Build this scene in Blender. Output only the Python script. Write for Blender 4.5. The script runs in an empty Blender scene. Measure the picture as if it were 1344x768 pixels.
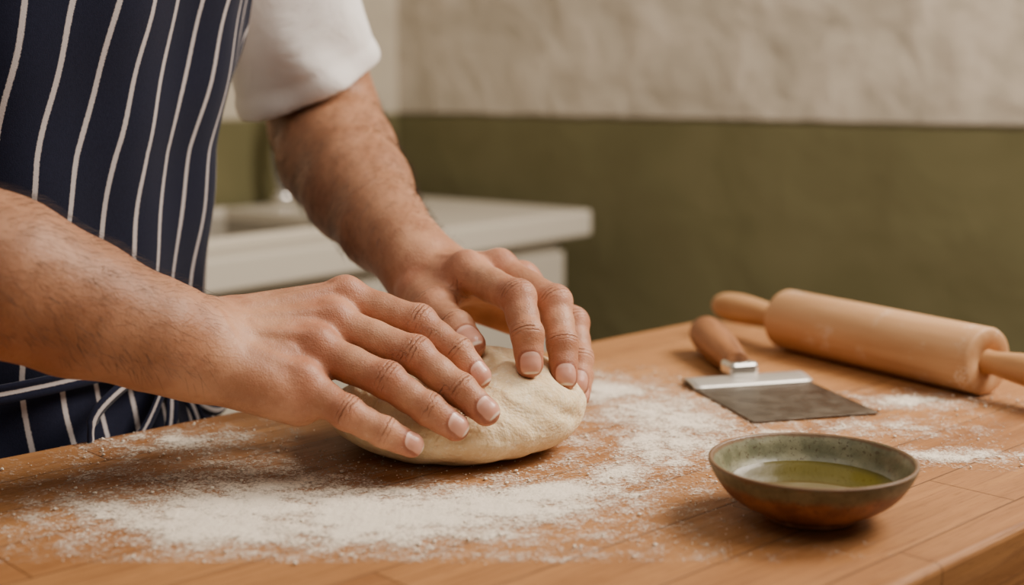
import bpy, math, random
import numpy as np
from mathutils import Vector, Matrix
random.seed(4); rng=np.random.default_rng(7)
DEBUG=None
TT=0.90; H=0.26; F=1800.0; PT=math.atan(291/1800.0); CP=math.cos(PT); SP=math.sin(PT)
def P(u,v,zc):
    a=(u-672)/F; b=(v-384)/F
    return np.array([zc*a, zc*(CP-b*SP), TT+H+zc*(-SP-b*CP)])
def T(u,v,h=0.0):
    zc=(H-h)/(SP+CP*(v-384)/F)
    return P(u,v,zc)
def L(c):
    return tuple(((x/255)/12.92 if x/255<=0.04045 else ((x/255+0.055)/1.055)**2.4) for x in c)+(1,)
scene=bpy.context.scene
def link(o,parent=None):
    scene.collection.objects.link(o)
    if parent is not None: o.parent=parent
    return o
def empty(name,loc=(0,0,0)):
    o=bpy.data.objects.new(name,None); o.location=loc; link(o); return o
def mesh_obj(name,verts,faces,mat=None,smooth=True,parent=None):
    m=bpy.data.meshes.new(name)
    m.from_pydata([tuple(map(float,v)) for v in verts],[],[tuple(map(int,f)) for f in faces]); m.update()
    if smooth: m.polygons.foreach_set('use_smooth',[True]*len(m.polygons))
    o=bpy.data.objects.new(name,m)
    if mat: m.materials.append(mat)
    return link(o,parent)
def attr(o,name,vals):
    a=o.data.attributes.new(name,'FLOAT','POINT'); a.data.foreach_set('value',np.asarray(vals,dtype=np.float32))
# ---------------- materials
class NT:
    def __init__(s,name):
        s.m=bpy.data.materials.new(name); s.m.use_nodes=True; s.n=s.m.node_tree.nodes; s.l=s.m.node_tree.links
        s.b=s.n['Principled BSDF']
    def new(s,t,**k):
        n=s.n.new(t)
        for a,v in k.items(): setattr(n,a,v)
        return n
    def put(s,sock,val):
        if hasattr(val,'is_output') : s.l.new(val,sock)
        else: sock.default_value=val
    def math(s,op,a,b=0.0,c=None,clamp=False):
        n=s.new('ShaderNodeMath',operation=op,use_clamp=clamp); s.put(n.inputs[0],a); s.put(n.inputs[1],b)
        if c is not None: s.put(n.inputs[2],c)
        return n.outputs[0]
    def mix(s,f,a,b,mode='MIX'):
        n=s.new('ShaderNodeMix',data_type='RGBA',blend_type=mode); s.put(n.inputs[0],f); s.put(n.inputs[6],a); s.put(n.inputs[7],b); return n.outputs[2]
    def coord(s,kind='Object',scale=(1,1,1),rot=(0,0,0)):
        c=s.new('ShaderNodeTexCoord'); mp=s.new('ShaderNodeMapping'); mp.inputs['Scale'].default_value=scale; mp.inputs['Rotation'].default_value=rot
        s.l.new(c.outputs[kind],mp.inputs[0]); return mp.outputs[0]
    def noise(s,vec,scale,detail=3,rough=0.5,dist=0.0):
        n=s.new('ShaderNodeTexNoise'); s.l.new(vec,n.inputs['Vector']); n.inputs['Scale'].default_value=scale; n.inputs['Detail'].default_value=detail; n.inputs['Roughness'].default_value=rough; n.inputs['Distortion'].default_value=dist
        return n.outputs[0]
    def ss(s,x,a,b,c=0.0,d=1.0):
        n=s.new('ShaderNodeMapRange',interpolation_type='SMOOTHSTEP'); s.put(n.inputs[0],x); s.put(n.inputs[1],a); s.put(n.inputs[2],b); s.put(n.inputs[3],c); s.put(n.inputs[4],d); return n.outputs[0]
    def at(s,name):
        n=s.new('ShaderNodeAttribute'); n.attribute_name=name; return n.outputs['Fac']
    def bump(s,h,dist,strength=1.0,prev=None):
        n=s.new('ShaderNodeBump'); s.put(n.inputs['Height'],h); n.inputs['Distance'].default_value=dist; n.inputs['Strength'].default_value=strength
        if prev is not None: s.l.new(prev,n.inputs['Normal'])
        return n.outputs[0]
    def set(s,**k):
        names=dict(color='Base Color',rough='Roughness',metal='Metallic',spec='Specular IOR Level',sss='Subsurface Weight',ssr='Subsurface Radius',sscale='Subsurface Scale',normal='Normal',alpha='Alpha',sheen='Sheen Weight',coat='Coat Weight',trans='Transmission Weight',ior='IOR',crough='Coat Roughness')
        for a,v in k.items(): s.put(s.b.inputs[names[a]],v)
        return s.m
def wood_mat(name,c1,c2,scale=(6,60,60),rough=0.5):
    t=NT(name); v=t.coord(scale=scale); n=t.noise(v,1.0,5,0.6,0.6); n2=t.noise(t.coord(scale=(scale[0]*3,scale[1]*4,scale[2]*4)),1.0,2)
    f=t.math('ADD',t.math('MULTIPLY',n,0.75),t.math('MULTIPLY',n2,0.25))
    return t.set(color=t.mix(t.ss(f,0.35,0.65),L(c1),L(c2)),rough=rough,normal=t.bump(n2,0.0003,0.5),spec=0.35)
def skin_mat():
    t=NT('skin'); v=t.coord()
    big=t.noise(v,28,4,0.6); mid=t.noise(v,140,3,0.6); fine=t.noise(v,900,2,0.6)
    base=t.mix(t.ss(big,0.35,0.68),L((168,117,86)),L((198,147,113)))
    base=t.mix(t.math('MULTIPLY',t.ss(mid,0.5,0.75),0.3),base,L((160,100,74)))
    base=t.mix(t.math('MULTIPLY',t.at('red'),0.55),base,L((186,98,78)))
    base=t.mix(t.math('MULTIPLY',t.at('armd'),0.55),base,L((152,106,76)))
    nd=t.noise(v,260,2)
    ph=t.math('MULTIPLY_ADD',nd,5.0,t.math('MULTIPLY',t.at('cs'),2.1))
    cr=t.math('MULTIPLY',t.math('POWER',t.math('MULTIPLY_ADD',t.math('SINE',ph),0.5,0.5),4.0),t.at('cw'))
    cr=t.math('MULTIPLY',cr,t.ss(t.noise(v,170,2),.3,.6))
    base=t.mix(t.math('MULTIPLY',cr,0.4),base,L((110,56,38)))
    fl=t.math('MULTIPLY',t.ss(t.noise(v,420,3,0.7),0.60,0.72),t.at('flour'))
    base=t.mix(t.math('MULTIPLY',fl,0.18),base,L((235,222,205)))
    nr=t.at('nailr'); nm=t.ss(nr,0.90,1.0,1.0,0.0); ring=t.math('MULTIPLY',t.ss(nr,0.9,1.02),t.ss(nr,1.05,1.3,1.0,0.0))
    base=t.mix(t.math('MULTIPLY',ring,0.5),base,L((125,60,44)))
    nailc=t.mix(t.ss(t.at('naily'),0.72,0.86),L((206,150,128)),L((226,206,188)))
    nailc=t.mix(t.ss(t.at('naily'),-0.8,-0.45,1,0),nailc,L((220,176,158)))
    col=t.mix(nm,base,nailc)
    vor=t.new('ShaderNodeTexVoronoi'); t.l.new(v,vor.inputs['Vector']); vor.inputs['Scale'].default_value=850
    sk=t.math('SUBTRACT',1.0,nm)
    b=t.bump(t.math('MULTIPLY',vor.outputs[0],sk),0.00030,0.5); b=t.bump(t.math('MULTIPLY',mid,sk),0.0010,0.6,b); b=t.bump(t.math('MULTIPLY',fine,sk),0.0002,0.4,b)
    b=t.bump(t.math('MULTIPLY',cr,-1.0),0.0010,0.9,b); b=t.bump(nm,0.0006,0.8,b)
    rg=t.mix(nm,(0.50,)*3+(1,),(0.28,)*3+(1,))
    t.l.new(rg,t.b.inputs['Roughness'])
    return t.set(color=col,sss=0.10,ssr=(1.0,0.35,0.18),sscale=0.005,normal=b,spec=0.40)
SKIN=skin_mat()
# ---------------- SDF toolkit
def smin(a,b,k):
    if k<=0: return np.minimum(a,b)
    h=np.clip(0.5+0.5*(b-a)/k,0,1); return b*(1-h)+a*h-k*h*(1-h)
class Field:
    def __init__(s,lo,hi,h):
        s.lo=np.array(lo,float); s.h=h; s.n=np.ceil((np.array(hi)-s.lo)/h).astype(int)+1
        s.D=np.full(s.n,0.5,np.float32)
    def sub(s,lo,hi):
        a=np.clip(np.floor((np.array(lo)-s.lo)/s.h).astype(int),0,s.n); b=np.clip(np.ceil((np.array(hi)-s.lo)/s.h).astype(int)+1,0,s.n)
        if (b<=a).any(): return None
        sl=tuple(slice(a[i],b[i]) for i in range(3))
        g=[(s.lo[i]+s.h*np.arange(a[i],b[i])).astype(np.float32) for i in range(3)]
        return sl,g[0][:,None,None],g[1][None,:,None],g[2][None,None,:]
    def cone(s,a,b,ra,rb,k=0.0,mode='add'):
        a=np.array(a,float); b=np.array(b,float); m=max(ra,rb)+max(k,0)+3*s.h+0.004
        r=s.sub(np.minimum(a,b)-m,np.maximum(a,b)+m)
        if r is None: return
        sl,X,Y,Z=r; ab=b-a; L2=max(float(ab@ab),1e-12)
        t=np.clip(((X-a[0])*ab[0]+(Y-a[1])*ab[1]+(Z-a[2])*ab[2])/L2,0,1)
        d=np.sqrt((X-a[0]-t*ab[0])**2+(Y-a[1]-t*ab[1])**2+(Z-a[2]-t*ab[2])**2)-(ra+(rb-ra)*t)
        if mode=='add': s.D[sl]=smin(s.D[sl],d,k)
        else: s.D[sl]=-smin(-s.D[sl],d,k)
    def ell(s,c,r,k=0.0,rot=0.0,mode='add'):
        c=np.array(c,float); m=max(r)+k+4*s.h
        q=s.sub(c-m,c+m)
        if q is None: return
        sl,X,Y,Z=q; cx,sx=math.cos(rot),math.sin(rot)
        x=(X-c[0])*cx+(Y-c[1])*sx; y=-(X-c[0])*sx+(Y-c[1])*cx; z=Z-c[2]
        k0=np.sqrt((x/r[0])**2+(y/r[1])**2+(z/r[2])**2); k1=np.sqrt((x/r[0]**2)**2+(y/r[1]**2)**2+(z/r[2]**2)**2)+1e-9
        d=k0*(k0-1)/k1
        if mode=='add': s.D[sl]=smin(s.D[sl],d,k)
        else: s.D[sl]=-smin(-s.D[sl],d,k)
    def mesh(s,smooth=1):
        D=s.D; S=D<0
        c=np.zeros(np.array(D.shape)-1,np.int8)
        for o in np.ndindex(2,2,2):
            c+=S[o[0]:o[0]+c.shape[0],o[1]:o[1]+c.shape[1],o[2]:o[2]+c.shape[2]]
        act=(c>0)&(c<8); ijk=np.argwhere(act); idx=np.full(c.shape,-1,np.int32); idx[act]=np.arange(len(ijk))
        vals={o:D[ijk[:,0]+o[0],ijk[:,1]+o[1],ijk[:,2]+o[2]] for o in np.ndindex(2,2,2)}
        pos=np.zeros((len(ijk),3)); cnt=np.zeros(len(ijk))
        for o in np.ndindex(2,2,2):
            for ax in range(3):
                if o[ax]==0:
                    p=list(o); p[ax]=1; p=tuple(p); v1=vals[o]; v2=vals[p]; mk=(v1<0)!=(v2<0)
                    t=np.where(mk,v1/np.where(v1==v2,1,(v1-v2)),0)
                    add=np.array(o,float)[None,:].repeat(len(ijk),0); add[:,ax]+=t
                    pos+=add*mk[:,None]; cnt+=mk
        V=s.lo+s.h*(ijk+pos/cnt[:,None])
        fs=[]
        for ax in range(3):
            u,w=(ax+1)%3,(ax+2)%3
            A=np.moveaxis(S,(ax,u,w),(0,1,2)); I=np.moveaxis(idx,(ax,u,w),(0,1,2))
            a=A[:-1,1:-1,1:-1]; b=A[1:,1:-1,1:-1]
            e=np.argwhere(a!=b); i,j,k=e[:,0],e[:,1]+1,e[:,2]+1; ins=a[e[:,0],e[:,1],e[:,2]]
            q=np.stack([I[i,j-1,k-1],I[i,j,k-1],I[i,j,k],I[i,j-1,k]],1)
            q[~ins]=q[~ins][:,::-1]; fs.append(q)
        Fc=np.concatenate(fs); Fc=Fc[(Fc>=0).all(1)]
        E=np.concatenate([Fc[:,[0,1]],Fc[:,[1,2]],Fc[:,[2,3]],Fc[:,[3,0]]])
        for _ in range(smooth):
            acc=np.zeros_like(V); n=np.bincount(E[:,0],minlength=len(V))+np.bincount(E[:,1],minlength=len(V))
            for ax in range(3):
                acc[:,ax]=np.bincount(E[:,0],V[E[:,1],ax],len(V))+np.bincount(E[:,1],V[E[:,0],ax],len(V))
            V=V*0.5+0.5*acc/np.maximum(n,1)[:,None]
        return V,Fc
def norm(v): v=np.array(v,float); return v/np.linalg.norm(v)
# ---------------- pose data (metres, measured joints)
def J(*a): return P(a[0],a[1],a[2])
NEAR=dict(
 fingers=[ # MCP,PIP,DIP,TIP + radii
  ([J(452,392,.925),J(550,424,.915),J(600,463,.905),J(628,494,.900)],[.0134,.0116,.0101,.0088]),
  ([J(436,424,.905),J(545,466,.890),J(604,513,.880),J(638,541,.874)],[.0136,.0119,.0105,.0092]),
  ([J(414,458,.885),J(508,500,.872),J(562,538,.868),J(598,561,.868)],[.0134,.0116,.0102,.0090]),
  ([J(396,505,.868),J(456,543,.858),J(504,568,.857),J(540,584,.860)],[.0127,.0106,.0093,.0082])],
 thumb=([J(300,425,.90),J(385,440,.955),J(440,465,.965),J(490,485,.96)],[.017,.0135,.012,.010]),
 wi=J(262,430,.885), wp=J(258,472,.855),
 arm=[(J(252,453,.865),.0285),(J(200,438,.845),.0325),(J(100,403,.825),.0395),(J(0,362,.80),.0445),(np.array([-.37,.775,TT+.175]),.047),(np.array([-.435,.775,TT+.215]),.043),(np.array([-.47,.85,TT+.34]),.048),(np.array([-.49,.90,TT+.42]),.044)],
 hyp=[(J(290,487,.858),J(392,527,.868),.0185,.0150)], nhair=3400,
 dors=norm((0.25,-0.55,0.8)), ndors=norm((0.30,-0.75,0.6)))
FAR=dict(
 fingers=[
  ([J(612,358,1.0),J(680,392,.945),J(692,440,.925),J(695,478,.920)],[.0135,.0122,.0108,.0095]),
  ([J(655,356,1.01),J(728,398,.965),J(738,452,.945),J(741,495,.935)],[.0135,.0120,.0106,.0093]),
  ([J(686,372,1.03),J(752,425,.990),J(760,472,.97),J(757,505,.957)],[.0130,.0112,.0098,.0087]),
  ([J(700,400,1.055),J(750,452,1.02),J(762,495,1.0),J(760,520,.985)],[.0125,.0100,.0088,.0080])],
 thumb=([J(548,385,1.02),J(570,408,.985),J(598,434,.955),J(617,453,.94)],[.0165,.0148,.0130,.0110]),
 wi=J(552,368,1.035), wp=J(580,350,1.07),
 arm=[(J(550,350,1.05),.0255),(J(530,325,1.07),.0275),(J(503,298,1.10),.0335),(J(470,250,1.16),.0440),(J(443,205,1.22),.0505),(J(428,165,1.27),.0500),(np.array([-.185,1.25,TT+.30]),.047),(np.array([-.205,1.22,TT+.36]),.044)],
 hyp=[(J(600,385,1.07),J(690,420,1.06),.017,.014)], nhair=4200,
 dors=norm((0.1,-0.35,0.93)), ndors=norm((0.12,-0.95,0.25)), tdors=norm((-.1,-.5,.85)))
def build_arm(name,A,lo,hi,parent,res=.0014):
    f=Field(lo,hi,res)
    dn=A['dors']
    n=len(A['fingers'])
    for i,(pts,r) in enumerate(A['fingers']):
        w=A['wi']+(A['wp']-A['wi'])*(i/3.0)
        f.cone(w,pts[0]-dn*.002,.0165,r[0]+.0005,.014)
        f.cone(w-dn*.008,pts[0]-dn*.010,.014,.011,.014)
        if i<3:
            q=A['fingers'][i+1][0][0]; mid=(pts[0]+q)/2
            f.cone((w*.3+mid*.7)-dn*.003,mid-dn*.005,.012,.010,.010)
    for a,b,ra,rb in A['hyp']: f.cone(a,b,ra,rb,.014)
    tp,tr=A['thumb']
    f.cone((A['wi']+A['wp'])/2-dn*.006,tp[1],.018,tr[1],.014)
    a=A['arm']
    for i in range(len(a)-1): f.cone(a[i][0],a[i+1][0],a[i][1],a[i+1][1],.016)
    f.cone(a[0][0],(A['wi']+A['wp'])/2,a[0][1],.024,.016)
    for i,(pts,r) in enumerate(A['fingers']):
        w=A['wi']+(A['wp']-A['wi'])*(.2+.6*i/3.0)
        a0=w*.7+pts[0]*.3+dn*.0150; f.cone(a0,pts[0]+dn*.0130,.0022,.0030,.005)
        f.cone(pts[0]+dn*.0055,pts[0]+dn*.0056,.0118,.0118,.005)
    m0=(A['fingers'][1][0][0]+A['fingers'][2][0][0])/2; m1=(A['fingers'][2][0][0]+A['fingers'][3][0][0])/2; ww=(A['wi']+A['wp'])/2
    for q0,q1 in ((m0,ww*.6+m0*.4),(m1,ww*.6+m0*.4),(ww*.6+m0*.4,ww)):
        f.cone(q0*1.0+(ww-q0)*.15+dn*.0115,q1+dn*.0155,.0012,.0014,.0035)
    f2=Field(lo,hi,res)
    chains=A['fingers']+[A['thumb']]
    for ci,(pts,r) in enumerate(chains):
        g=Field(np.min(pts,0)-.03,np.max(pts,0)+.03,res)
        g.lo=f.lo+res*np.round((g.lo-f.lo)/res)
        for j in range(3):
            m=(pts[j]+pts[j+1])/2; rm=(r[j]+r[j+1])/2*(.955 if j>0 else .95)
            g.cone(pts[j],m,r[j],rm,.003); g.cone(m,pts[j+1],rm,r[j+1],.003)
        for j in (1,2):
            ax=norm(pts[j+1]-pts[j-1]); d=dn-ax*(dn@ax); d=norm(d)
            g.cone(pts[j]+d*.0022,pts[j]+d*.0023,r[j]-.0006,r[j]-.0006,.004)
        off=np.round((g.lo-f2.lo)/res).astype(int)
        a0=np.maximum(off,0); b0=np.minimum(off+g.n,f2.n)
        sf=tuple(slice(a0[i],b0[i]) for i in range(3)); sg=tuple(slice(a0[i]-off[i],b0[i]-off[i]) for i in range(3))
        f2.D[sf]=smin(f2.D[sf],g.D[sg],.0012)
    f.D=smin(f.D,f2.D,.006)
    V,Fc=f.mesh(2)
    o=mesh_obj(name,V,Fc,SKIN,True,parent)
    nV=len(V); red=np.zeros(nV); cs=np.zeros(nV); cw=np.zeros(nV); best=np.full(nV,1e9); nailr=np.full(nV,3.0); naily=np.zeros(nV); fl=np.zeros(nV)
    for ci,(pts,r) in enumerate(chains):
        for j in range(4):
            d=np.linalg.norm(V-pts[j],axis=1)
            amp=[.9,.75,.5,.75][j]; sg=[.014,.011,.009,.011][j]
            red=np.maximum(red,amp*np.exp(-(d/sg)**2*.55))
            if j in(1,2):
                ax=norm(pts[j+1]-pts[j-1]); dd=norm(dn-ax*(dn@ax)); s=(V-pts[j])@ax
                upn=((V-pts[j])@dd)/r[j]
                w=np.exp(-(s/(.0046 if j==1 else .0030))**2)*np.clip(upn*1.6,0,1)*(d<r[j]*1.9)
                upd=(w>cw)&(d<best); cw[upd]=w[upd]; cs[upd]=s[upd]*1000
            fl=np.maximum(fl,np.exp(-(d/.03)**2))
        ax=norm(pts[3]-pts[2]); nd=A['ndors'] if ci<4 else A.get('tdors',A['ndors']); nd=norm(nd-ax*(nd@ax)); lat=np.cross(ax,nd)
        q=V-pts[3]; y=(q@ax-(.0008))/(.0074 if ci<4 else .0088); x=(q@lat)/(r[3]*.78); z=q@nd
        rr=(np.abs(x)**3+np.abs(y)**3)**(1/3.); ok=(z>0.0)&(np.linalg.norm(q,axis=1)<.02)&(rr<nailr)
        nailr[ok]=rr[ok]; naily[ok]=y[ok]
    aw=a[0][0]; ad=norm(a[1][0]-a[0][0]); armd=np.clip(((V-aw)@ad)/.05,0,1)
    for k,v in dict(red=red,cs=cs,cw=cw,nailr=nailr,naily=naily,flour=fl,armd=armd).items(): attr(o,k,v)
    N=np.zeros(nV*3); o.data.vertices.foreach_get('normal',N); N=N.reshape(-1,3)
    cand=np.where(((V-aw)@ad>.004)&(N@norm((0,-.2,1))>-.45)&(np.linalg.norm(V-aw,axis=1)<.27))[0]
    hv=[];hf=[]
    pick=rng.choice(cand,min(A['nhair'],len(cand)),replace=False)
    for i in pick:
        p=V[i]; nn=N[i]; dd_=(p-aw)@ad
        if rng.random()>.15+dd_/.07: continue
        dr=-ad+np.cross(nn,ad)*rng.uniform(-.1,.9)+rng.normal(0,.25,3); dr=norm(dr-nn*(dr@nn)); ln=rng.uniform(.006,.014)
        sd=norm(np.cross(dr,nn)); w=.000075; base=len(hv); pts=[p, p+dr*ln*.5+nn*ln*.30, p+dr*ln+nn*ln*.32]
        for q,ww in zip(pts,(w,w*.8,w*.2)):
            hv+= [q-sd*ww,q+sd*ww,q+nn*ww*1.5]
        for s in range(2):
            b=base+3*s
            for e in range(3):
                e2=(e+1)%3; hf.append((b+e,b+e2,b+3+e2,b+3+e))
    mesh_obj(name+'_hair',hv,hf,HAIR,True,parent)
    return o
t=NT('arm_hair'); HAIR=t.set(color=L((50,30,20)),rough=0.6)
baker=empty('baker')
build_arm('right_arm_and_hand',NEAR,(-.56,.70,TT-.0),(.03,1.04,TT+.47),baker)
build_arm('left_arm_and_hand',FAR,(-.28,.88,TT-.0),(.09,1.34,TT+.44),baker)
# ---------------- dough
t=NT('dough'); v=t.coord(); b=t.bump(t.noise(v,22,4,0.55,0.8),0.012,0.65); b=t.bump(t.noise(v,160,3,0.6),0.0024,0.7,b)
dc=t.mix(t.ss(t.noise(v,45,4,.6),.4,.7),L((230,204,160)),L((242,222,182)))
dc=t.mix(t.math('MULTIPLY',t.ss(t.noise(v,300,4,.7),.5,.68),.5),dc,L((248,238,218)))
DOUGH=t.set(color=dc,rough=0.68,sss=0.15,ssr=(1,.7,.4),sscale=.005,normal=b,spec=.22)
f=Field((-.15,.82,TT-.012),(.08,1.06,TT+.09),.0016)
f.ell((-.040,.940,TT+.024),(.0885,.088,.030))
f.ell((-.040,.940,TT+.035),(.070,.072,.029),.012)
f.ell((-.010,.942,TT+.047),(.038,.038,.018),.014)
f.ell((.005,.925,TT+.036),(.045,.045,.026),.012)
f.ell((-.05,.96,TT+.043),(.05,.045,.02),.014)
f.cone((-.020,.925,TT+.060),(-.004,.915,TT+.056),.006,.005,.010)
f.cone((-.020,.900,TT+.060),(.002,.93,TT+.071),.0030,.003,.006,'sub')
f.cone((.002,.882,TT+.061),(.040,.875,TT+.047),.0030,.0018,.006,'sub')
f.cone((-.04,.850,TT+.030),(.03,.864,TT+.020),.0018,.001,.006,'sub')
f.cone((.015,.866,TT+.047),(.050,.905,TT+.026),.0024,.001,.006,'sub')
f.cone((-.012,.866,TT+.050),(.004,.858,TT+.034),.0022,.0012,.006,'sub')
for A in (NEAR,FAR):
    for pts,r in A['fingers']+[A['thumb']]:
        for j in range(3): f.cone(pts[j],pts[j+1],r[j]+.0002,r[j+1]+.0002,.005,'sub')
gx=(f.lo[0]+f.h*np.arange(f.n[0]))[:,None,None]; gy=(f.lo[1]+f.h*np.arange(f.n[1]))[None,:,None]; gz=(f.lo[2]+f.h*np.arange(f.n[2]))[None,None,:]
f.D=(f.D+.0010*np.sin(gx*95+3*np.sin(gz*60)+2*np.sin(gy*50))*np.sin(gy*80+gz*110+2*np.sin(gx*60))).astype(np.float32)
X=f.lo[2]+f.h*np.arange(f.n[2]); f.D=np.maximum(f.D,(TT+.0006-X)[None,None,:]).astype(np.float32)
V,Fc=f.mesh(2); 
mesh_obj('bread_dough',V,Fc,DOUGH)
# ---------------- table
td=norm((.724,.689)); ang=math.atan2(td[1],td[0]); tn=np.array([-td[1],td[0]])
Cn=T(930,418)[:2]
WID=.548; LEN=1.55
def box(name,cx,sx,mat=None,parent=None,bev=.002,seg=2,loc=(0,0,0),rot=0.0):
    c=np.array(cx);h=np.array(sx)/2
    vs=[c+h*np.array(q) for q in [(-1,-1,-1),(1,-1,-1),(1,1,-1),(-1,1,-1),(-1,-1,1),(1,-1,1),(1,1,1),(-1,1,1)]]
    o=mesh_obj(name,vs,[(0,3,2,1),(4,5,6,7),(0,1,5,4),(1,2,6,5),(2,3,7,6),(3,0,4,7)],mat,False,parent)
    o.location=loc; o.rotation_euler=(0,0,rot)
    if bev: m=o.modifiers.new('b','BEVEL'); m.width=bev; m.segments=seg
    return o
t=NT('butcher_block'); v=t.coord()
br=t.new('ShaderNodeTexBrick'); t.l.new(v,br.inputs['Vector']); br.offset=.37; br.inputs['Scale'].default_value=1.0; br.inputs['Brick Width'].default_value=.36; br.inputs['Row Height'].default_value=.058; br.inputs['Mortar Size'].default_value=.0007; br.inputs['Mortar Smooth'].default_value=.4; br.inputs['Bias'].default_value=0
br.inputs['Color1'].default_value=(0,0,0,1); br.inputs['Color2'].default_value=(1,1,1,1); br.inputs['Mortar'].default_value=(.5,.5,.5,1)
g1=t.noise(t.coord(scale=(2.5,45,45)),1.0,5,.6,.5); g2=t.noise(t.coord(scale=(14,330,330)),1.0,3,.6); g3=t.noise(v,5,5,.65); g4=t.noise(t.coord(scale=(60,500,500)),1.0,2,.6)
c=t.mix(t.ss(g1,.3,.7),L((138,90,50)),L((170,118,70)))
c=t.mix(t.math('MULTIPLY',br.outputs['Color'],.5),c,L((190,138,86)))
c=t.mix(t.math('MULTIPLY',t.ss(g2,.48,.72),.45),c,L((104,64,34)))
c=t.mix(t.math('MULTIPLY',t.ss(g4,.55,.72),.35),c,L((100,60,32)))
c=t.mix(t.math('MULTIPLY',t.ss(g3,.45,.7),.45),c,L((126,80,44)))
c=t.mix(t.math('MULTIPLY',br.outputs['Fac'],.75),c,L((70,42,24)))
b=t.bump(g2,.0004,.5); b=t.bump(t.math('MULTIPLY',br.outputs['Fac'],-1),.0008,.6,b)
TABLE=t.set(color=c,rough=t.ss(g2,.3,.7,.46,.64),normal=b,spec=.32)
table=empty('wooden_worktable',(Cn[0],Cn[1],TT)); table.rotation_euler=(0,0,ang)
box('table_top',(-LEN/2,-WID/2,-.024),(LEN,WID,.048),TABLE,table,.004,3)
DARKW=wood_mat('table_leg_wood',(120,78,46),(150,102,62))
for i,(x,y) in enumerate([(-.07,-.07),(-LEN+.07,-.07),(-.07,-WID+.07),(-LEN+.07,-WID+.07)]):
    box('leg_%d'%(i+1),(x,y,-(TT+.048)/2),(.065,.065,TT-.048),DARKW,table)
box('apron_rail_front',(-LEN/2,-WID+.05,-.093),(LEN-.2,.022,.09),DARKW,table)
box('apron_rail_back',(-LEN/2,-.05,-.093),(LEN-.2,.022,.09),DARKW,table)
# ---------------- flour
blobs=[(200,668,120,20,.95),(330,680,150,26,1.3),(470,682,150,22,1.3),(620,670,120,18,1.25),(735,648,75,16,1.25),(800,618,50,18,1.0),(845,585,65,22,1.0),(870,550,75,24,.95),(800,515,70,14,1.0),(905,590,60,18,.8),(960,545,60,12,.5),(160,622,100,18,.4),(250,580,80,11,.9),(310,640,150,24,.75),(1150,562,90,9,.6),(1240,600,90,6,.95),(1200,528,60,7,.95),(1000,572,80,8,.65),(740,695,130,18,.45),(600,722,240,16,.4),(400,622,70,16,.6),(130,702,70,14,.5),(900,640,60,26,.35),(300,610,70,12,.55),(560,645,120,10,.85),(480,650,120,12,.85)]
xs=np.arange(-.44,.50,.002); ys=np.arange(.70,1.32,.002); X,Y=np.meshgrid(xs,ys,indexing='ij')
den=np.zeros_like(X)
for u,v_,ru,rv,am in blobs:
    p=T(u,v_); zc=H/(SP+CP*(v_-384)/F); sx=ru*zc/F; sy=rv*zc*zc*CP/F/H*1.2
    q=((X-p[0])/sx)**2+((Y-p[1])/sy)**2; den=np.maximum(den,am*np.exp(-q**.8*.65))+.08*am*np.exp(-q*.3)
rx=X+.038; ry=Y-.94; R=np.hypot(rx,ry); TH=np.arctan2(ry,rx)
st=.5+.5*np.sin(R*330+2.2*np.sin(TH*2.3)+1.7*np.sin(TH*5.1+R*60)); 
irr=np.sin(X*41+2*np.sin(Y*33))*np.sin(Y*47+1.5*np.sin(X*29+1))+.6*np.sin(X*97+Y*61+2*np.sin(Y*70))*np.sin(Y*113-X*40)
den*=(.84+.18*st)*(.9+.22*irr)
bare=np.exp(-((R-.106)/.010)**2)*(.5+.5*np.sin(TH*2+2.2)); den*=1-.65*bare
rel=np.stack([X-Cn[0],Y-Cn[1]],-1); xx=rel@td; yy=rel@tn
den[(xx>-.004)|(yy>-.004)|(yy<-WID+.004)]=0
zz=TT+.0004+.0011*np.clip(den,0,1.2)*(.5+.5*np.sin(X*700+3*np.sin(Y*300))*np.sin(Y*640+2*np.sin(X*420)))
nx,ny=X.shape; keep=den>.03
used=np.zeros_like(keep); q=keep[:-1,:-1]&keep[1:,:-1]&keep[1:,1:]&keep[:-1,1:]
e=np.argwhere(q); used[e[:,0],e[:,1]]=1; used[e[:,0]+1,e[:,1]]=1; used[e[:,0],e[:,1]+1]=1; used[e[:,0]+1,e[:,1]+1]=1
ids=np.full(X.shape,-1); ids[used]=np.arange(used.sum())
fv=np.stack([X[used],Y[used],zz[used]],1).tolist(); dv=den[used].tolist()
ff=np.stack([ids[e[:,0],e[:,1]],ids[e[:,0]+1,e[:,1]],ids[e[:,0]+1,e[:,1]+1],ids[e[:,0],e[:,1]+1]],1).tolist()
gold=(1+5**.5)/2; ico=np.array([(-1,gold,0),(1,gold,0),(-1,-gold,0),(1,-gold,0),(0,-1,gold),(0,1,gold),(0,-1,-gold),(0,1,-gold),(gold,0,-1),(gold,0,1),(-gold,0,-1),(-gold,0,1)])/1.9
icf=[(0,11,5),(0,5,1),(0,1,7),(0,7,10),(0,10,11),(1,5,9),(5,11,4),(11,10,2),(10,7,6),(7,1,8),(3,9,4),(3,4,2),(3,2,6),(3,6,8),(3,8,9),(4,9,5),(2,4,11),(6,2,10),(8,6,7),(9,8,1)]
pr=(den*(1.2-den).clip(0.05,1)); pr=np.where(den>.06,pr,0).ravel(); pr/=pr.sum()
for c_ in rng.choice(len(pr),2200,p=pr):
    i,j=divmod(c_,ny); r=rng.uniform(.0003,.0007) if rng.random()<.90 else rng.uniform(.0008,.0016)
    c0=np.array([X[i,j]+rng.uniform(-.003,.003),Y[i,j]+rng.uniform(-.003,.003),TT+r*.5+.0004]); b0=len(fv)
    fv+=(c0+ico*r*np.array([1,1,.7])*rng.uniform(.8,1.2,(12,3))).tolist(); dv+=[3.0]*12; ff+=[(a+b0,b+b0,c+b0) for a,b,c in icf]
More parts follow.
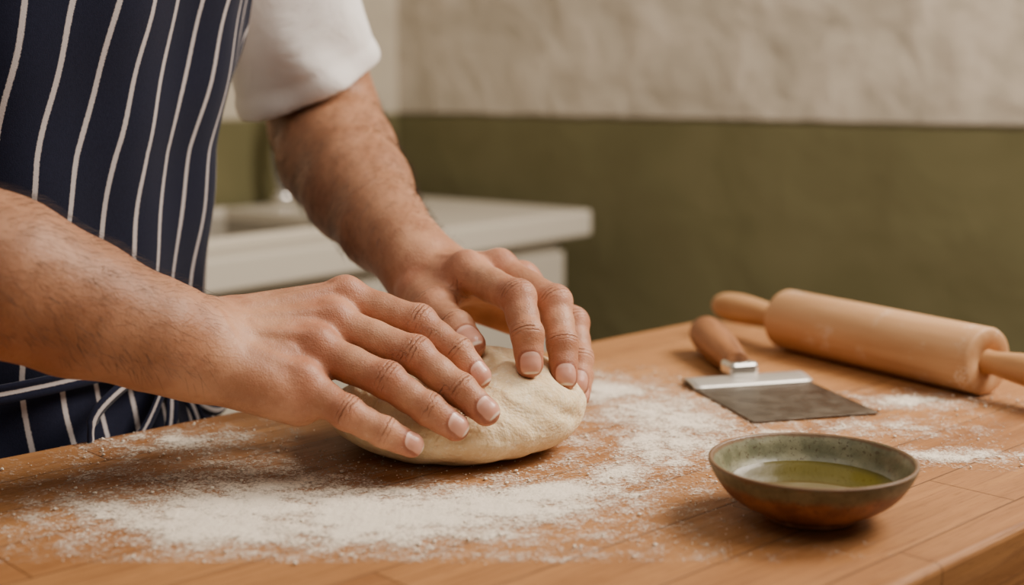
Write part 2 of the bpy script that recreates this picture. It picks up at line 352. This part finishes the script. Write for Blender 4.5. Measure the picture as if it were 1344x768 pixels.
t=NT('flour'); v=t.coord(); n=t.math('ADD',t.math('MULTIPLY',t.noise(v,420,3,.75),.55),t.math('MULTIPLY',t.noise(v,60,5,.65,.4),.45))
al=t.math('MULTIPLY_ADD',t.at('den'),.80,t.math('MULTIPLY_ADD',n,3.0,-1.70)); al=t.ss(al,-.1,.72,0,.97)
FLOUR=t.set(color=L((242,230,210)),rough=.95,alpha=al,normal=t.bump(n,.0025,.6),spec=.1)
o=mesh_obj('flour_dusting',fv,ff,FLOUR,True); attr(o,'den',dv)
# ---------------- lathe helper
def lathe(name,prof,mat,parent=None,seg=72,wob=0.0,cap=True):
    vs=[];fs=[]; n=len(prof)
    for r,z in prof:
        for k in range(seg):
            a=2*math.pi*k/seg; rr=r*(1+wob*math.sin(2*a+1)+wob*.6*math.sin(3*a+z*40)); vs.append((rr*math.cos(a),rr*math.sin(a),z))
    for i in range(n-1):
        for k in range(seg):
            k2=(k+1)%seg; fs.append((i*seg+k,i*seg+k2,(i+1)*seg+k2,(i+1)*seg+k))
    if cap and prof[0][0]>1e-5: fs.append(tuple(range(seg))[::-1])
    if cap and prof[-1][0]>1e-5: fs.append(tuple((n-1)*seg+k for k in range(seg)))
    return mesh_obj(name,vs,fs,mat,True,parent)
def smoothprof(pts,n=6):
    out=[]
    P_=[pts[0]]+list(pts)+[pts[-1]]
    for i in range(1,len(P_)-2):
        p0,p1,p2,p3=[np.array(x,float) for x in P_[i-1:i+3]]
        for k in range(n):
            s=k/n; out.append(tuple(.5*((2*p1)+(-p0+p2)*s+(2*p0-5*p1+4*p2-p3)*s*s+(-p0+3*p1-3*p2+p3)*s**3)))
    out.append(tuple(pts[-1])); return [(max(a,0),b) for a,b in out]
# ---------------- bowl
bc=T(1066,608,.033)
bowl=empty('ceramic_oil_bowl',(bc[0],bc[1],TT+.0006))
t=NT('bowl_glaze'); v=t.coord(); sx=t.new('ShaderNodeSeparateXYZ'); t.l.new(v,sx.inputs[0]); z=sx.outputs[2]
sp=t.ss(t.noise(v,380,3,.7),.57,.66); c=t.mix(t.ss(t.noise(v,60,4,.6),.35,.7),L((104,104,78)),L((142,138,108))); c=t.mix(t.math('MULTIPLY',sp,.7),c,L((78,60,38)))
c=t.mix(t.math('MULTIPLY',t.ss(t.math('MULTIPLY_ADD',t.noise(v,70,3),.004,z),.0345,.0362),.8),c,L((112,76,46)))
GLZ=t.set(color=c,rough=.38,spec=.5,coat=.2,normal=t.bump(t.noise(v,120,3),.0008,.6))
t=NT('bowl_outer'); v=t.coord(); sx=t.new('ShaderNodeSeparateXYZ'); t.l.new(v,sx.inputs[0]); z=sx.outputs[2]
zn=t.math('MULTIPLY_ADD',t.noise(v,45,4,.6),.010,z); gl=t.ss(zn,.0265,.033)
br_=t.mix(t.ss(t.noise(v,80,4,.6),.35,.7),L((118,74,46)),L((158,106,68))); gr=t.mix(t.ss(t.noise(v,90,4,.6),.35,.7),L((104,100,74)),L((130,124,96)))
c=t.mix(gl,br_,gr); sp=t.ss(t.noise(v,420,3,.7),.56,.66); c=t.mix(t.math('MULTIPLY',sp,.65),c,L((66,46,30)))
c=t.mix(t.math('MULTIPLY',t.ss(zn,.0375,.0395),.8),c,L((112,78,50)))
OUT=t.set(color=c,rough=.5,spec=.4,coat=.05,normal=t.bump(t.noise(v,150,3),.0009,.6))
R0=.0604
lathe('bowl_outside',smoothprof([(.0,.0018),(.022,.0018),(.0245,.0),(.0275,.001),(.029,.004),(.0390,.0080),(.0495,.0155),(.0565,.0250),(R0,.0335),(R0-.0012,.0352),(R0-.0026,.0345)],5),OUT,bowl,96,.006,False)
lathe('bowl_inside',smoothprof([(R0-.0026,.0345),(R0-.0050,.0300),(.0515,.0210),(.0420,.0125),(.0250,.0070),(.0,.0062)],6)[::-1],GLZ,bowl,96,.006,False)
t=NT('olive_oil'); OIL=t.set(color=L((78,68,12)),rough=.05,spec=.6,coat=.4,normal=t.bump(t.noise(t.coord(),30,1),.0006,.3))
o=lathe('olive_oil',[(0,.0190),(.030,.0190),(.046,.0190),(.0495,.0197)][::-1],OIL,bowl,96,.004,False)
o.data.flip_normals() if o.data.polygons[0].normal.z<0 else None
# ---------------- rolling pin
a=T(1030,418,.0288); b_=T(1297,475,.0288)
d=norm(b_-a); Lb=np.linalg.norm(b_-a); pin=empty('rolling_pin',tuple(a)); q=Vector(d).to_track_quat('Z','Y'); pin.rotation_mode='QUATERNION'; pin.rotation_quaternion=q
PINW=wood_mat('beech_wood',(174,126,80),(198,152,104),(60,60,6),.5)
t=NT('pin_body_wood'); v=t.coord(scale=(70,70,6)); n=t.noise(v,1.0,5,.6,.5); c=t.mix(t.ss(n,.3,.7),L((186,140,96)),L((204,160,116)))
fl=t.math('MULTIPLY',t.ss(t.noise(t.coord(),26,4,.7),.54,.70),t.ss(t.noise(t.coord(),400,3),.42,.6)); c=t.mix(t.math('MULTIPLY',fl,.6),c,L((236,224,206)))
PINB=t.set(color=c,rough=.55,spec=.3)
rb=.0278
lathe('pin_body',[(.0,.0),(rb-.003,0),(rb-.001,.0008),(rb,.003),(rb,Lb/2),(rb,Lb-.003),(rb-.001,Lb-.0008),(rb-.003,Lb),(.013,Lb),(.0125,Lb-.001),(0,Lb-.001)],PINB,pin,96)
hp=[(.0,-.004),(.0095,-.004),(.0095,.004),(.0100,.012),(.0122,.030),(.0142,.052),(.0145,.068),(.0130,.084),(.0095,.094),(.005,.098),(0,.099)]
o=lathe('handle_1',smoothprof(hp,5),PINW,pin,48); o.location=(0,0,Lb-.001)
o=lathe('handle_2',smoothprof(hp,5),PINW,pin,48); o.rotation_euler=(math.pi,0,0); o.location=(0,0,0)
# ---------------- bench scraper
Ap=T(902,507,.0015); Bp=T(1040,490,.0015); mid=(Ap+Bp)/2; xd=norm([.27,-.963,0]); rotz=math.atan2(xd[1],xd[0])
scr=empty('bench_scraper',(mid[0],mid[1],TT)); scr.rotation_euler=(0,0,rotz)
t=NT('brushed_steel'); n=t.noise(t.coord(scale=(400,8,8)),1.0,3); m_=t.noise(t.coord(),45,4,.7)
STEEL=t.set(color=t.mix(t.ss(m_,.35,.7),L((118,110,100)),L((146,138,126))),metal=1.0,rough=t.ss(m_,.3,.7,.32,.48),normal=t.bump(n,.0002,.3))
t=NT('polished_steel'); CHR=t.set(color=L((225,222,216)),metal=1.0,rough=.2)
t=NT('satin_steel'); SAT=t.set(color=L((226,222,214)),metal=.85,rough=.40)
Wd=.105; Ln=.134
box('blade',(Ln/2,0,.0016),(Ln,Wd,.0013),STEEL,scr,.0004,2)
n=16;vs=[];fs=[]
prof=[(.0,.0008),(-.002,.003),(.000,.0052),(.004,.0060),(.010,.0058),(.018,.0048),(.024,.0034),(.0265,.0024)]
for i,(x,z) in enumerate(prof):
    for k in range(n+1): vs.append((x,-Wd/2-.001+(Wd+.002)*k/n,z))
for i in range(len(prof)-1):
    for k in range(n): a0=i*(n+1)+k; fs.append((a0,a0+1,a0+n+2,a0+n+1))
o=mesh_obj('folded_spine',vs,fs,SAT,True,scr); m=o.modifiers.new('s','SOLIDIFY'); m.thickness=.0008
box('ferrule',(-.004,0,.011),(.024,.026,.013),CHR,scr,.004,4)
t=NT('scraper_handle_wood'); v=t.coord(scale=(90,90,10)); n_=t.noise(v,1.0,5,.6,.4); SH=t.set(color=t.mix(t.ss(n_,.35,.65),L((118,74,44)),L((164,112,72))),rough=.5,spec=.35)
o=lathe('handle',smoothprof([(0,0),(.010,0),(.0115,.003),(.0125,.015),(.0150,.035),(.0170,.065),(.0178,.088),(.0165,.106),(.012,.117),(.006,.1205),(0,.121)],5),SH,scr,48)
dv_=Vector((-1,.17,.055)).normalized(); o.rotation_mode='QUATERNION'; o.rotation_quaternion=dv_.to_track_quat('Z','X'); o.location=(-.008,0,.0135)
o.scale=(.95,.95,1.04)
# ---------------- shirt, apron, body
sv=norm((.728,.686,0)); fv_=norm((.686,-.728,0))
hh=[-.50,-.12,.04,.20,.34,.43,.48,.52,.56]
aa=[.215,.190,.170,.176,.188,.180,.150,.085,.060]
bb=[.150,.132,.116,.122,.128,.112,.092,.070,.060]
cx=[-.425,-.425,-.418,-.402,-.378,-.368,-.365,-.360,-.355]
cy=[1.045,1.045,1.045,1.048,1.055,1.050,1.045,1.040,1.035]
t=NT('white_cotton'); v=t.coord(); b=t.bump(t.noise(v,14,4,.5,.8),.012,.4); b=t.bump(t.noise(v,1500,1),.0002,.4,b)
SHIRT=t.set(color=L((238,235,232)),rough=.85,sheen=.2,normal=b,spec=.2)
f=Field((-.70,.74,TT-.16),(-.09,1.36,TT+.57),.004)
Xg=(f.lo[0]+f.h*np.arange(f.n[0]))[:,None,None]; Yg=(f.lo[1]+f.h*np.arange(f.n[1]))[None,:,None]; Zh=(f.lo[2]+f.h*np.arange(f.n[2])-TT)
A_=np.interp(Zh,hh,aa)[None,None,:];B_=np.interp(Zh,hh,bb)[None,None,:];CX=np.interp(Zh,hh,cx)[None,None,:];CY=np.interp(Zh,hh,cy)[None,None,:]
s_=(Xg-CX)*sv[0]+(Yg-CY)*sv[1]; f_=(Xg-CX)*fv_[0]+(Yg-CY)*fv_[1]
f.D=((np.sqrt((s_/A_)**2+(f_/B_)**2)-1)*np.minimum(A_,B_)).astype(np.float32)
f.D=np.maximum(f.D,(Zh-.535)[None,None,:]); f.D=np.maximum(f.D,(-.14-Zh)[None,None,:]).astype(np.float32)
shL=np.array([-.238,1.175,TT+.455]); elL=np.array([-.168,1.27,TT+.193]); shR=np.array([-.502,.93,TT+.455]); elR=np.array([-.435,.775,TT+.215])
for sh,el,par in ((shL,elL,.80),(shR,elR,.62)):
    g=Field(np.minimum(sh,el)-.09,np.maximum(sh,el)+.09,f.h); g.lo=f.lo+f.h*np.round((g.lo-f.lo)/f.h)
    g.cone(sh,el+(el-sh)*.2,.066,.0665,0)
    gx=(g.lo[0]+g.h*np.arange(g.n[0]))[:,None,None]; gy=(g.lo[1]+g.h*np.arange(g.n[1]))[None,:,None]; gz=(g.lo[2]+g.h*np.arange(g.n[2]))[None,None,:]
    ax=norm(el-sh); ax2=norm(ax+np.array([.12,-.05,0])) ; hem=sh+(el-sh)*par
    g.D+= .0028*np.sin(((gx-sh[0])*55+(gz-sh[2])*48+(gy)*30)+1.5*np.sin(gz*38)).astype(np.float32)
    sd=(gx-hem[0])*ax2[0]+(gy-hem[1])*ax2[1]+(gz-hem[2])*ax2[2]
    g.D+= (-.0012*np.exp(-((sd+.009)/.010)**2)+.0016*np.exp(-((sd+.022)/.003)**2)).astype(np.float32)
    g.D=np.maximum(g.D,sd).astype(np.float32)
    g.cone(hem-ax*.045,el+(el-sh)*.3,.0545,.0580,0,'sub')
    off=np.round((g.lo-f.lo)/f.h).astype(int); a0=np.maximum(off,0); b0=np.minimum(off+g.n,f.n)
    sf=tuple(slice(a0[i],b0[i]) for i in range(3)); sg=tuple(slice(a0[i]-off[i],b0[i]-off[i]) for i in range(3))
    f.D[sf]=smin(f.D[sf],g.D[sg],.02)
f.D[0]=.5;f.D[-1]=.5;f.D[:,0]=.5;f.D[:,-1]=.5;f.D[:,:,0]=.5;f.D[:,:,-1]=.5
V,Fc=f.mesh(2); mesh_obj('white_shirt',V,Fc,SHIRT,True,baker)
# apron
t=NT('striped_apron'); u=t.at('su'); v=t.coord()
fr=t.math('FRACT',t.math('DIVIDE',u,.0245)); dd=t.math('ABSOLUTE',t.math('SUBTRACT',fr,.5)); 
weave=t.noise(v,1300,1,.5); st_=t.ss(t.math('MULTIPLY_ADD',weave,.05,dd),.075,.105,1.0,0.0)
navy=t.mix(t.noise(v,500,2),L((16,19,36)),L((28,31,50)))
c=t.mix(t.math('MULTIPLY',st_,.85),navy,L((196,188,186)))
APR=t.set(color=c,rough=.9,sheen=.08,normal=t.bump(weave,.0004,.5),spec=.12)
NR=200; NC=220; vs=[];fs=[];su=[]
for i in range(NR):
    h=.40-(.40+.50)*i/(NR-1)
    a=np.interp(h,hh,aa);b=np.interp(h,hh,bb);c_x=np.interp(h,hh,cx);c_y=np.interp(h,hh,cy)
    tm=math.radians(np.interp(h,[-.5,.06,.12,.20,.30,.40],[128,122,108,84,66,50]))
    for k in range(NC):
        w=k/(NC-1)*2-1; ph=w*tm
        low=np.interp(h,[-.5,-.02,.06,.14,.4],[1.3,.8,.4,.5,.6])
        fold=.0064*math.sin(ph*6.0+.9*math.sin(h*9)+h*6)+.0046*math.sin(ph*12+h*14+1)+.002*math.sin(ph*5-h*60)
        off=.0090+low*fold+ .006*abs(low)*.4 + (.006 if h<.02 else 0)*np.interp(h,[-.1,.02],[1,0])
        hem=.002*math.exp(-((1-abs(w))/.02)**2)
        p=np.array([c_x,c_y,0])+sv*(a+off+hem)*math.sin(ph)+fv_*(b+off+hem)*math.cos(ph)
        vs.append((p[0],p[1],TT+h)); su.append(ph*(.150+.01*math.sin(h*7))+.004*math.sin(h*14)+.003*math.sin(ph*4+h*12)+.0007*math.sin(h*70+ph*8))
for i in range(NR-1):
    for k in range(NC-1): q0=i*NC+k; fs.append((q0,q0+NC,q0+NC+1,q0+1))
o=mesh_obj('striped_apron',vs,fs,APR,True,baker); attr(o,'su',su); m=o.modifiers.new('s','SOLIDIFY'); m.thickness=.0015
def ribbon(name,pts,w,updir=(0,0,1)):
    pts=[np.array(p,float) for p in pts]; vs=[];fs=[];su=[]
    sm=[]
    PP=[pts[0]]+pts+[pts[-1]]
    for i in range(1,len(PP)-2):
        for k in range(8):
            s=k/8; p0,p1,p2,p3=PP[i-1:i+3]; sm.append(.5*((2*p1)+(-p0+p2)*s+(2*p0-5*p1+4*p2-p3)*s*s+(-p0+3*p1-3*p2+p3)*s**3))
    sm.append(pts[-1])
    for i,p in enumerate(sm):
        tg=norm(sm[min(i+1,len(sm)-1)]-sm[max(i-1,0)]); up=norm(np.array(updir,float)-tg*(np.array(updir)@tg)) if abs(np.array(updir)@tg)<.97 else norm(np.cross(tg,(1,0,0)))
        for e in range(5):
            x=(e/4-.5)*w; nrm=np.cross(tg,up); vs.append(p+up*x+nrm*.0012*math.cos(e/4*math.pi*2)); su.append(x+.0123)
    for i in range(len(sm)-1):
        for e in range(4): a0=i*5+e; fs.append((a0,a0+1,a0+6,a0+5))
    o=mesh_obj(name,vs,fs,APR,True,baker); attr(o,'su',su); m=o.modifiers.new('s','SOLIDIFY'); m.thickness=.0014
def wp(phd,h,off): 
    ph=math.radians(phd); a=np.interp(h,hh,aa);b=np.interp(h,hh,bb); return np.array([np.interp(h,hh,cx),np.interp(h,hh,cy),TT+h])+sv*(a+off)*math.sin(ph)+fv_*(b+off)*math.cos(ph)
ribbon('waist_tie',[wp(x,.042+.004*math.sin(x*.05),.021) for x in range(-180,181,15)],.014)
ribbon('bow_loop_1',[wp(30,.038,.026),wp(18,.040,.036),wp(6,.018,.040),wp(7,-.012,.036),wp(18,-.006,.030),wp(30,.034,.026)],.010)
ribbon('bow_loop_2',[wp(30,.038,.026),wp(42,.036,.036),wp(54,.014,.038),wp(52,-.010,.034),wp(42,-.002,.030),wp(30,.034,.026)],.010)
ribbon('tie_tail_1',[wp(30,.03,.028),wp(27,-.0,.032),wp(23,-.05,.030),wp(20,-.12,.028)],.010,tuple(sv))
ribbon('tie_tail_2',[wp(30,.03,.028),wp(36,.00,.032),wp(40,-.05,.030),wp(38,-.14,.028)],.010,tuple(sv))
ribbon('neck_strap_1',[wp(38,.39,.010),wp(45,.46,.012),wp(60,.50,.012),wp(110,.53,.012),wp(175,.54,.012)],.02)
ribbon('neck_strap_2',[wp(-38,.39,.010),wp(-45,.46,.012),wp(-60,.50,.012),wp(-110,.53,.012),wp(-175,.54,.012)],.02)
# legs and shoes
t=NT('dark_trousers'); TR=t.set(color=L((40,38,40)),rough=.9)
f=Field((-.72,.70,-.01),(-.1,1.36,.80),.008)
hc=np.array([-.425,1.045,.74]); f.ell(hc,(.17,.115,.12),0,math.atan2(sv[1],sv[0]))
for sg in(-1,1):
    hp_=hc+sv*.09*sg; kn_=hp_+np.array([0,0,-.28])+fv_*.01; an=kn_+np.array([0,0,-.38])-fv_*.02; f.cone(hp_,kn_,.092,.066,.03); f.cone(kn_,an,.064,.052,.02)
V,Fc=f.mesh(1); mesh_obj('trousers',V,Fc,TR,True,baker)
t=NT('black_shoe_leather'); SHO=t.set(color=L((20,19,18)),rough=.4)
f=Field((-.72,.70,-.01),(-.1,1.36,.14),.006)
for sg in(-1,1):
    an=hc+sv*.09*sg-fv_*.01; an[2]=.05; f.cone(an-fv_*.03,an+fv_*.06,.045,.042,.01); f.cone(an+fv_*.05-np.array([0,0,.01]),an+fv_*.15-np.array([0,0,.015]),.044,.034,.02)
zz_=f.lo[2]+f.h*np.arange(f.n[2]); f.D=np.maximum(f.D,(.002-zz_)[None,None,:]).astype(np.float32)
V,Fc=f.mesh(1); mesh_obj('shoes',V,Fc,SHO,True,baker)
# head and neck (above the frame)
hd=np.array([-.355,1.035,TT+.69])+fv_*.055
f=Field(hd-np.array([.16,.16,.26]),hd+np.array([.16,.16,.17]),.004)
f.cone(np.array([-.36,1.04,TT+.50]),hd-np.array([0,0,.06])-fv_*.03,.058,.055,.01)
r3=math.atan2(fv_[1],fv_[0]); f.ell(hd+np.array([0,0,.02]),(.098,.077,.098),.02,r3); f.ell(hd-np.array([0,0,.05])+fv_*.025,(.068,.058,.072),.03,r3)
f.cone(hd+fv_*.092+np.array([0,0,.0]),hd+fv_*.112+np.array([0,0,-.034]),.008,.013,.012)
for sg in(-1,1):
    f.ell(hd+sv*.078*sg-fv_*.005+np.array([0,0,-.012]),(.018,.010,.032),.006,r3); f.cone(hd+fv_*.105+sv*.035*sg,hd+fv_*.106+sv*.03*sg,.012,.012,.008,'sub')
f.cone(hd+fv_*.088-sv*.022+np.array([0,0,-.064]),hd+fv_*.088+sv*.022+np.array([0,0,-.064]),.008,.008,.008)
V,Fc=f.mesh(2); o=mesh_obj('head_and_neck',V,Fc,SKIN,True,baker); attr(o,'nailr',np.full(len(V),3.0))
t=NT('eye'); EY=t.set(color=L((230,225,218)),rough=.2)
for i,sg in enumerate((-1,1)):
    o=lathe('eye_%d'%(i+1),[(0,-.012)]+[(.012*math.cos(x),.012*math.sin(x)) for x in np.linspace(-1.4,1.4,12)]+[(0,.012)],EY,baker,20); o.location=tuple(hd+fv_*.078+sv*.033*sg)
f=Field(hd-.18,hd+.18,.005); f.ell(hd+np.array([0,0,.034])-fv_*.012,(.104,.085,.100),.0,r3); f.cone(hd+fv_*.12+np.array([0,0,-.03]),hd+fv_*.08+np.array([0,0,-.05]),.085,.085,.01,'sub')
V,Fc=f.mesh(1); t=NT('brown_hair'); mesh_obj('head_hair',V,Fc,t.set(color=L((50,32,22)),rough=.6,normal=t.bump(t.noise(t.coord(scale=(150,150,20)),1,3),.004,.7)),True,baker)
# ---------------- room
cor=np.array([-.252,3.05]); rd=norm((.832,-.555)); ld=norm((-.634,-.773))
def wall_mat(name,c1,c2,g1_,g2_,bs):
    t=NT(name); v=t.coord(); sx=t.new('ShaderNodeSeparateXYZ'); t.l.new(v,sx.inputs[0]); z=sx.outputs[2]
    n=t.noise(v,6,3,.5,.4); n2=t.noise(v,24,4,.6)
    zn=t.math('MULTIPLY_ADD',t.noise(v,9,2),.012,z); f=t.ss(zn,1.068,1.078)
    up=t.mix(t.ss(n,.35,.68),L(c1),L(c2)); lowc=t.mix(t.ss(n,.3,.7),L(g1_),L(g2_))
    hgt=t.math('MULTIPLY',n,t.math('MULTIPLY_ADD',f,.75,.25)); hg2=t.math('MULTIPLY',n2,t.math('MULTIPLY_ADD',f,.8,.2))
    b=t.bump(hgt,.06,bs); b=t.bump(hg2,.008,bs,b)
    return t.set(color=t.mix(f,lowc,up),rough=.85,spec=.15,normal=b)
WM=wall_mat('painted_plaster_rough',(184,173,155),(202,190,172),(102,96,66),(110,104,73),.5)
WM2=wall_mat('painted_plaster_smooth',(194,184,164),(204,194,174),(104,99,68),(112,107,74),.12)
def wall(name,p,d,Ln_,nrm,mat):
    a=math.atan2(d[1],d[0]); flip=1 if np.dot([-math.sin(a),math.cos(a)],nrm)<0 else -1
    return box(name,(Ln_/2,flip*.06,1.35),(Ln_,.12,2.7),mat,None,0,0,(p[0],p[1],0),a)
wall('wall_right',cor,rd,4.2,(-.55,-.83),WM)
wall('wall_left',cor-ld*.12,ld,4.2,(.77,-.63),WM2)
t=NT('floor_tiles'); v=t.coord(); br=t.new('ShaderNodeTexBrick'); t.l.new(v,br.inputs['Vector']); br.inputs['Scale'].default_value=1; br.offset=0; br.inputs['Brick Width'].default_value=.3; br.inputs['Row Height'].default_value=.3; br.inputs['Mortar Size'].default_value=.004
br.inputs['Color1'].default_value=L((120,104,86)); br.inputs['Color2'].default_value=L((134,116,96)); br.inputs['Mortar'].default_value=L((80,72,62))
box('floor',(0,0,-.05),(9,9,.1),t.set(color=br.outputs[0],rough=.5),None,0,0,(0,1,0),0)
# ---------------- sink counter
ft=T(778,275); cd=norm((.634,.773)); ca=math.atan2(cd[1],cd[0])
ctr=empty('white_sink_counter',(ft[0],ft[1],TT)); ctr.rotation_euler=(0,0,ca)
t=NT('white_laminate'); WL=t.set(color=L((200,192,176)),rough=.45); t=NT('cabinet_paint'); WC=t.set(color=L((184,176,160)),rough=.55)
CL=1.9; CD=.57
sx0,sx1,sy0,sy1=-1.02,-.50,.12,.47
def cb(n,x0,x1,y0,y1,z0,z1,m,bev=.004): box(n,((x0+x1)/2,(y0+y1)/2,(z0+z1)/2),(x1-x0,y1-y0,z1-z0),m,ctr,bev,3)
cb('slab_right',sx1,0,0,CD,-.05,0,WL,.008); cb('slab_left',-CL,sx0,0,CD,-.05,0,WL)
cb('slab_front',sx0-.002,sx1+.002,0,sy0,-.05,0,WL,.006); cb('slab_back',sx0-.002,sx1+.002,sy1,CD,-.05,0,WL)
cb('basin_floor',sx0,sx1,sy0,sy1,-.20,-.19,WL); cb('basin_side_1',sx0-.012,sx0,sy0,sy1,-.20,.012,WL); cb('basin_side_2',sx1,sx1+.012,sy0,sy1,-.20,.012,WL); cb('basin_side_3',sx0-.012,sx1+.012,sy0-.012,sy0,-.20,.012,WL); cb('basin_side_4',sx0-.012,sx1+.012,sy1,sy1+.012,-.20,.012,WL)
cb('cabinet',-CL,-.055,.035,CD,-TT+.1,-.212,WC); cb('cabinet_top_rail',-CL,-.055,.035,.055,-.22,-.05,WC); cb('cabinet_end_panel',-.075,-.055,.035,CD,-.22,-.05,WC); cb('plinth',-CL,-.08,.09,CD,-TT,-TT+.1,WC)
for i in range(4):
    x1=-.065-i*.45; cb('door_panel_%d'%(i+1),x1-.44,x1,.017,.035,-TT+.12,-.075,WC)
fb=T(345,266); loc=np.array([(fb[0]-ft[0])*cd[0]+(fb[1]-ft[1])*cd[1],(fb[0]-ft[0])*-cd[1]+(fb[1]-ft[1])*cd[0]])
cu=bpy.data.curves.new('tap','CURVE'); cu.dimensions='3D'; cu.bevel_depth=.016; cu.bevel_resolution=6
s=cu.splines.new('BEZIER'); s.bezier_points.add(3)
lx,ly=loc[0],min(loc[1],CD-.04)
for bp,co in zip(s.bezier_points,[(lx,ly,0),(lx,ly,.15),(lx+.02,ly-.07,.22),(lx+.03,ly-.15,.16)]):
    bp.co=co; bp.handle_left_type=bp.handle_right_type='AUTO'
cu.materials.append(CHR); o=bpy.data.objects.new('tap_spout',cu); link(o,ctr)
o=lathe('tap_base',[(0,0),(.026,0),(.026,.02),(.018,.03),(0,.03)],CHR,ctr,32); o.location=(lx,ly,0)
# ---------------- lights, world, camera
def area(name,loc,tgt,size,en,col):
    l=bpy.data.lights.new(name,'AREA'); l.size=size; l.energy=en; l.color=col; o=bpy.data.objects.new(name,l); link(o); o.location=loc
    o.rotation_euler=(Vector(tgt)-Vector(loc)).to_track_quat('-Z','Y').to_euler()
area('key_light',(1.15,1.3,2.1),(0,.95,.95),.6,40,(1.0,.89,.77))  # soft warm key from upper right; no window modelled there
area('fill_light',(-.3,.4,2.6),(0,1.6,.9),1.4,9,(1.0,.89,.78))  # weak overhead fill, added to lift the shadows; not a ceiling fixture
area('wall_wash_light',(1.3,.6,2.5),(.6,2.6,1.2),1.0,34,(1.0,.89,.78))
w=bpy.data.worlds.new('World'); scene.world=w; w.use_nodes=True; w.node_tree.nodes['Background'].inputs[0].default_value=(1.0,.89,.78,1); w.node_tree.nodes['Background'].inputs[1].default_value=.17
cam=bpy.data.cameras.new('Camera'); co=bpy.data.objects.new('Camera',cam); link(co); co.location=(0,0,TT+H); co.rotation_euler=(math.pi/2-PT,0,0)
cam.lens=36*F/1344; cam.sensor_width=36; cam.clip_start=.01
cam.dof.use_dof=True; cam.dof.focus_distance=.90; cam.dof.aperture_fstop=3.7
if DEBUG:
    u,v,zf=DEBUG; cam.lens*=zf; cam.shift_x=(u-672)/1344*zf; cam.shift_y=-(v-384)/1344*zf; cam.dof.aperture_fstop*=zf
scene.camera=co
